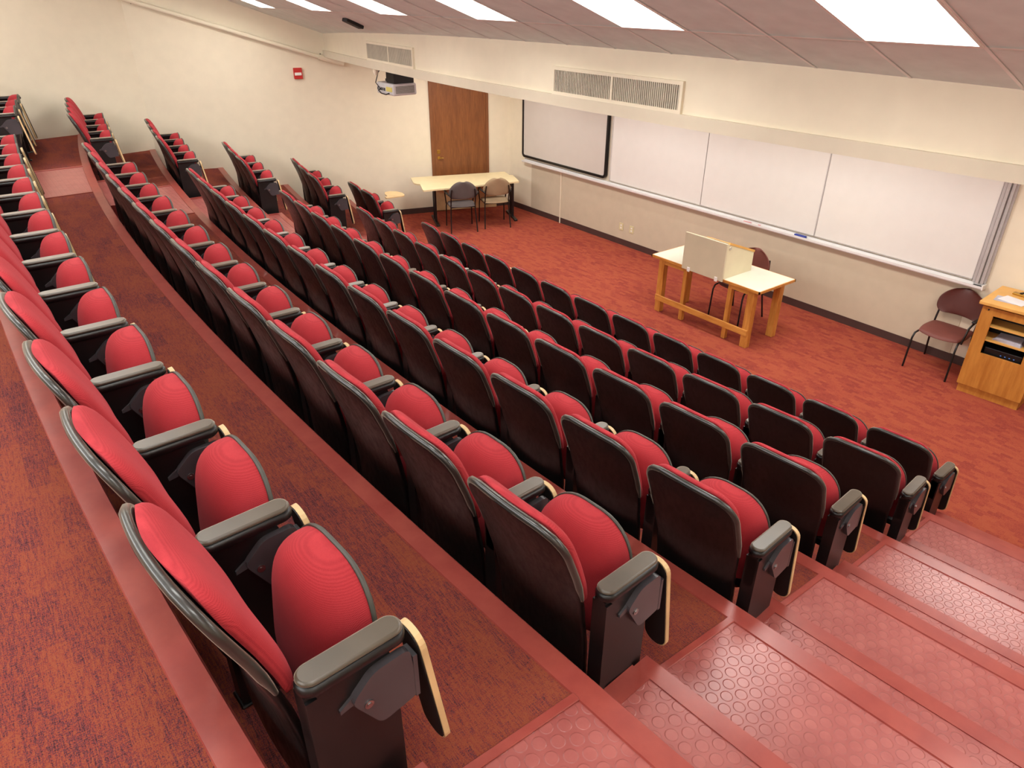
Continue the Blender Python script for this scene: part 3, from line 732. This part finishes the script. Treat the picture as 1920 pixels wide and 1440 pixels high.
# ------------------------------------------------------------------ stacking chairs
def stack_chair(label, loc, rz, back, seat, arms=(), group=None, h=.86):
    """front faces +y; tubular black frame, rounded back, padded seat"""
    t = thing('stacking_chair', label, 'chair', loc, rz, group)
    r = .011
    for s in (-1, 1):
        MB().tube([(s * .235, .24, 0), (s * .23, .225, .36), (s * .225, .20, .415), (s * .215, .15, .43), (s * .205, -.16, .43)], r, 8).build('leg', M['black'], t)
        MB().tube([(s * .235, -.27, 0), (s * .215, -.19, .40), (s * .212, -.20, .50), (s * .215, -.255, .66), (s * .20, -.27, .76)], r, 8).build('leg', M['black'], t)
    MB().tube([(-.205, .1, .428), (.205, .1, .428)], r, 6).tube([(-.21, -.16, .428), (.21, -.16, .428)], r, 6).build('cross_bar', M['black'], t)
    def seat_w(tt): return .225 + .015 * math.sin(PI * tt)
    m = MB(); nx, ny = 12, 12; top = []; bot = []
    for i in range(ny + 1):
        b_ = -math.cos(PI * i / ny)
        for j2 in range(nx + 1):
            a_ = -math.cos(PI * j2 / nx); e_ = ((1 - abs(a_) ** 4) * (1 - abs(b_) ** 4)) ** .25
            rad = 1 - .10 * (a_ * a_) * (b_ * b_)
            x = a_ * .232 * rad; y = -.005 + b_ * .225 * rad - .03 * a_ * a_ * (b_ > 0) * b_
            top.append((x, y, .448 + .03 * e_ - .012 * max(0, b_) ** 2 + .008 * a_ * a_)); bot.append((x, y, .442 - .012 * max(0, b_) ** 2 + .008 * a_ * a_))
    q = nx + 1; fs = [(i * q + j2, i * q + j2 + 1, (i + 1) * q + j2 + 1, (i + 1) * q + j2) for i in range(ny) for j2 in range(nx)]
    m.add(top, fs, True); m.add(bot, [f[::-1] for f in fs], True)
    rim = [i for i in range(q)] + [i * q + nx for i in range(1, ny + 1)] + [ny * q + i for i in range(nx - 1, -1, -1)] + [i * q for i in range(ny - 1, 0, -1)]
    m.add([top[i] for i in rim] + [bot[i] for i in rim], [(i, (i + 1) % len(rim), len(rim) + (i + 1) % len(rim), len(rim) + i) for i in range(len(rim))], True)
    m.build('seat', seat, t)
    zb, zt = .585, h + .03
    Wb = lambda z: rr(z, zt, .25, .20, zb, .09, 2.0)
    vb = lambda z: .245 + (z - zb) * .16
    pm = pillow(Wb, zb, zt, vb, .022, .008, nx=18, nz=18, p=3.5, crown=.03, lat=.05)
    link('backrest', weld(pm.mesh('backrest', back)), t)
    for s in arms:
        ar = MB().tube([(s * .222, -.245, .64), (s * .262, -.20, .665), (s * .268, .08, .655), (s * .262, .14, .62), (s * .24, .15, .43)], r, 8).build('arm', M['black'], t)
        MB().rbox(s * .268 - .022, s * .268 + .022, -.17, .09, .664, .684, .008).build('arm_pad', M['black'], ar)
    return t
stack_chair('maroon stacking chair against the front wall beside the oak lectern cabinet', (8.49, -.31, 0), PI, M['maroon_d'], M['maroon'], (-1,))
stack_chair('maroon stacking chair tucked behind the oak desk', (6.20, -.93, 0), PI, M['maroon'], M['maroon_d'], (), h=.84)
ta = math.atan2(.92, .385)        # direction of the table's long side
fz = ta
def tl(u, v): return (math.cos(ta) * u - math.sin(ta) * v, math.sin(ta) * u + math.cos(ta) * v)
stack_chair('grey brown stacking chair with black arms, left one at the beige table', (.79, -1.66, 0), ta, M['greyfab'], M['greyfab'], (-1, 1), 'chairs at the beige table')
stack_chair('beige stacking chair with black arms, right one at the beige table', (.92, -1.03, 0), ta, M['beigefab'], M['beigefab'], (-1, 1), 'chairs at the beige table')
# ------------------------------------------------------------------ folding table by the door
TC = (.34, -1.32)
t = thing('folding_table', 'beige laminate table on black T legs in front of the brown door', 'table', (TC[0], TC[1], 0), ta)
ou = [(-.90, .36), (-.90, -.03), (-.885, -.10), (-.84, -.155), (-.80, -.175), (-.81, -.62), (-.79, -.64), (.95, -.395), (.965, -.37), (.97, .11), (.91, .14), (.89, .42)][::-1]
MB().prism(ou, .715, .742).build('tabletop', M['tabletop'], t)
MB().box(-.55, .9, .02, .045, .66, .715).build('under_rail', M['black'], t)
for x in (-.53, .92):
    l = MB().rbox(x - .02, x + .02, -.10, -.06, .03, .71, .006); l.rbox(x - .02, x + .02, .05, .09, .03, .71, .006).build('leg', M['black'], t)
    MB().rbox(x - .03, x + .03, -.34, .34, .0, .035, .008).build('foot', M['black'], t)
    MB().rbox(x - .03, x + .03, -.28, .28, .69, .715, .004).build('top_bracket', M['black'], t)
MB().rbox(-.5, .7, .3, .315, .12, .68, .004).build('modesty_panel', M['plyedge'], t)
# ------------------------------------------------------------------ oak lectern cabinet
t = thing('lectern_cabinet', 'honey oak lectern cabinet with open shelves at the right edge of the room front', 'cabinet', (9.15, -.34, 0), math.radians(4))
wx, wy, hz_ = .30, .28, 1.0
MB().box(-wx + .012, wx - .012, -wy + .012, wy, 0, .085).build('plinth', M['lectern'], t)
MB().box(-wx, -wx + .02, -wy, wy, .085, hz_).box(wx - .02, wx, -wy, wy, .085, hz_).box(-wx, wx, wy - .015, wy, .085, hz_).box(-wx, wx, -wy, wy, .085, .105).build('carcass', M['lectern'], t)
fp = MB(); ox0, ox1, oz0, oz1 = -.185, .185, .49, .90
fp.box(-wx, ox0, -wy - .018, -wy, .10, hz_ - .02).box(ox1, wx, -wy - .018, -wy, .10, hz_ - .02).box(ox0, ox1, -wy - .018, -wy, .10, oz0).box(ox0, ox1, -wy - .018, -wy, oz1, hz_ - .02)
fp.build('front_panel', M['lectern'], t)
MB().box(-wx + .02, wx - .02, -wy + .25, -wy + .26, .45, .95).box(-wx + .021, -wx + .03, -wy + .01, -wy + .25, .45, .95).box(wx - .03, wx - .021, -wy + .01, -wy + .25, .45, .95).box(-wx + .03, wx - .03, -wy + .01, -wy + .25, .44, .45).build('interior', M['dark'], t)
for z in (.625, .775): MB().box(-wx + .031, wx - .031, -wy + .0, -wy + .24, z, z + .016).build('shelf', M['lectop'], t)
MB().rbox(-wx - .035, wx + .035, -wy - .055, wy + .02, hz_, hz_ + .035, .006).build('cabinet_top', M['lectop'], t)
MB().cyl((-wx + .06, -wy - .018, .955), (-wx + .06, -wy - .026, .955), .008, 10).build('lock', M['dark'], t)
R4 = Matrix.Translation((9.15, -.34, 0)) @ Matrix.Rotation(math.radians(4), 4, 'Z')
def on_lect(x, y, z): return tuple(R4 @ Vector((x, y, z)))
b = MB()
for i in range(5): b.box(-.13 + .004 * i, .13 - .006 * i, -.10, .10, i * .006, i * .006 + .005, Matrix.Rotation(.04 * i - .08, 4, 'Z'))
tag(b.build('paper_pile', M['greypaper'], None, on_lect(.0, -.15, .6415), math.radians(4)), 'pile of grey and white papers on the middle shelf of the oak cabinet', 'paper')
t = thing('av_receiver', 'black audio unit with small blue lights at the bottom of the oak cabinet', 'audio unit', on_lect(0, -.15, .4505), math.radians(4))
MB().rbox(-.17, .17, -.10, .09, 0, .10, .004).build('case', M['black'], t)
for x in (-.02, .02, .06, .1): MB().box(x, x + .012, -.103, -.1, .05, .058).build('indicator', M['led'], t)
tag(MB().box(-.12, .12, -.085, .085, 0, .002).build('printed_sheet', M['greypaper'], None, on_lect(-.14, -.12, 1.0355), .15), 'printed sheet lying at the front left of the oak cabinet top', 'paper')
tag(MB().box(-.12, .12, -.085, .085, 0, .002).build('printed_sheet', M['paper'], None, on_lect(-.10, -.10, 1.0378), -.18), 'white sheet overlapping the printed one on the oak cabinet top', 'paper')
tag(MB().rbox(-.09, .09, -.12, .12, 0, .03, .003).build('booklet_stack', M['paper'], None, on_lect(.19, -.14, 1.0355), .1), 'white booklet stack at the right on the oak cabinet top', 'booklets')
t = thing('desk_lamp', 'small brass gooseneck lamp at the back of the oak cabinet top', 'lamp', on_lect(.02, .13, 1.0355))
MB().tube([(0, 0, 0), (0, 0, .012), (0, 0, .02)], [.05, .05, .015], 14).build('lamp_base', M['brass'], t)
MB().tube([(0, 0, .015), (-.01, .0, .07), (.0, -.01, .11), (.05, -.02, .12), (.11, -.03, .07)], .009, 8).build('gooseneck', M['steel'], t)
MB().tube([(.10, -.03, .075), (.13, -.035, .05), (.2, -.045, .03)], [.014, .025, .02], 10).build('lamp_shade', M['brass'], t)
t = thing('microphone_base', 'small brass and black microphone base left of the lamp on the oak cabinet', 'microphone', on_lect(-.12, .12, 1.0355))
MB().rbox(-.06, .06, -.03, .03, 0, .02, .006).build('base_block', M['brass'], t); MB().tube([(0, 0, .02), (.04, -.01, .04), (.1, -.03, .03)], [.008, .01, .014], 8).build('mic_head', M['dark'], t)
# ------------------------------------------------------------------ lights below the front soffit (recessed panels over the stage), plus an added rear fill
def area(name, loc, sx, sy, e, rot=(0, 0, 0), col=(1, .98, .92)):
    l = bpy.data.lights.new(name, 'AREA'); l.shape = 'RECTANGLE'; l.size = sx; l.size_y = sy; l.energy = e; l.color = col
    o = bpy.data.objects.new(name, l); C.objects.link(o); o.location = loc; o.rotation_euler = rot; return o
for i, x in enumerate((1.3, 4.2, 7.1, 10.0)): area('stage_light', (x, -1.9, 2.855), 1.2, .5, 47)
for i, x in enumerate((1.2, 3.7, 5.9, 7.7)): area('board_wash_light', (x, -.75, 2.855), 1.6, .12, 12, (math.radians(-25), 0, 0))
area('rear_fill_light', (6.3, -11.85, 4.7), 11.5, 1.0, 360, (math.radians(98), 0, 0), (.95, .97, 1))  # added fill strip at the unseen rear wall, lifts the ceiling and seats
wd = bpy.data.worlds.new('world'); bpy.context.scene.world = wd; wd.use_nodes = True
wd.node_tree.nodes['Background'].inputs[0].default_value = (.9, .85, .8, 1); wd.node_tree.nodes['Background'].inputs[1].default_value = .2
# ------------------------------------------------------------------ camera
cx, cy, cz, yaw, pitch, roll, fpx = CAM = (11.311, -8.454, 3.759, .92486, .50826, .00244, 1328.31)
F = Vector((-math.sin(yaw) * math.cos(pitch), math.cos(yaw) * math.cos(pitch), -math.sin(pitch)))
Rr = Vector((math.cos(yaw), math.sin(yaw), 0)); U = Rr.cross(F)
Rv = Rr * math.cos(roll) + U * math.sin(roll); Uv = -Rr * math.sin(roll) + U * math.cos(roll)
cam = bpy.data.cameras.new('camera'); co = bpy.data.objects.new('camera', cam); C.objects.link(co)
co.matrix_world = Matrix(((Rv.x, Uv.x, -F.x, cx), (Rv.y, Uv.y, -F.y, cy), (Rv.z, Uv.z, -F.z, cz), (0, 0, 0, 1)))
cam.sensor_width = 36; cam.sensor_fit = 'HORIZONTAL'; cam.lens = fpx / 1920 * 36; cam.clip_start = .05
sc = bpy.context.scene; sc.camera = co
sc.view_settings.view_transform = 'Standard'; sc.view_settings.look = 'None'; sc.view_settings.exposure = 0
sc.cycles.max_bounces = 6; sc.cycles.diffuse_bounces = 4
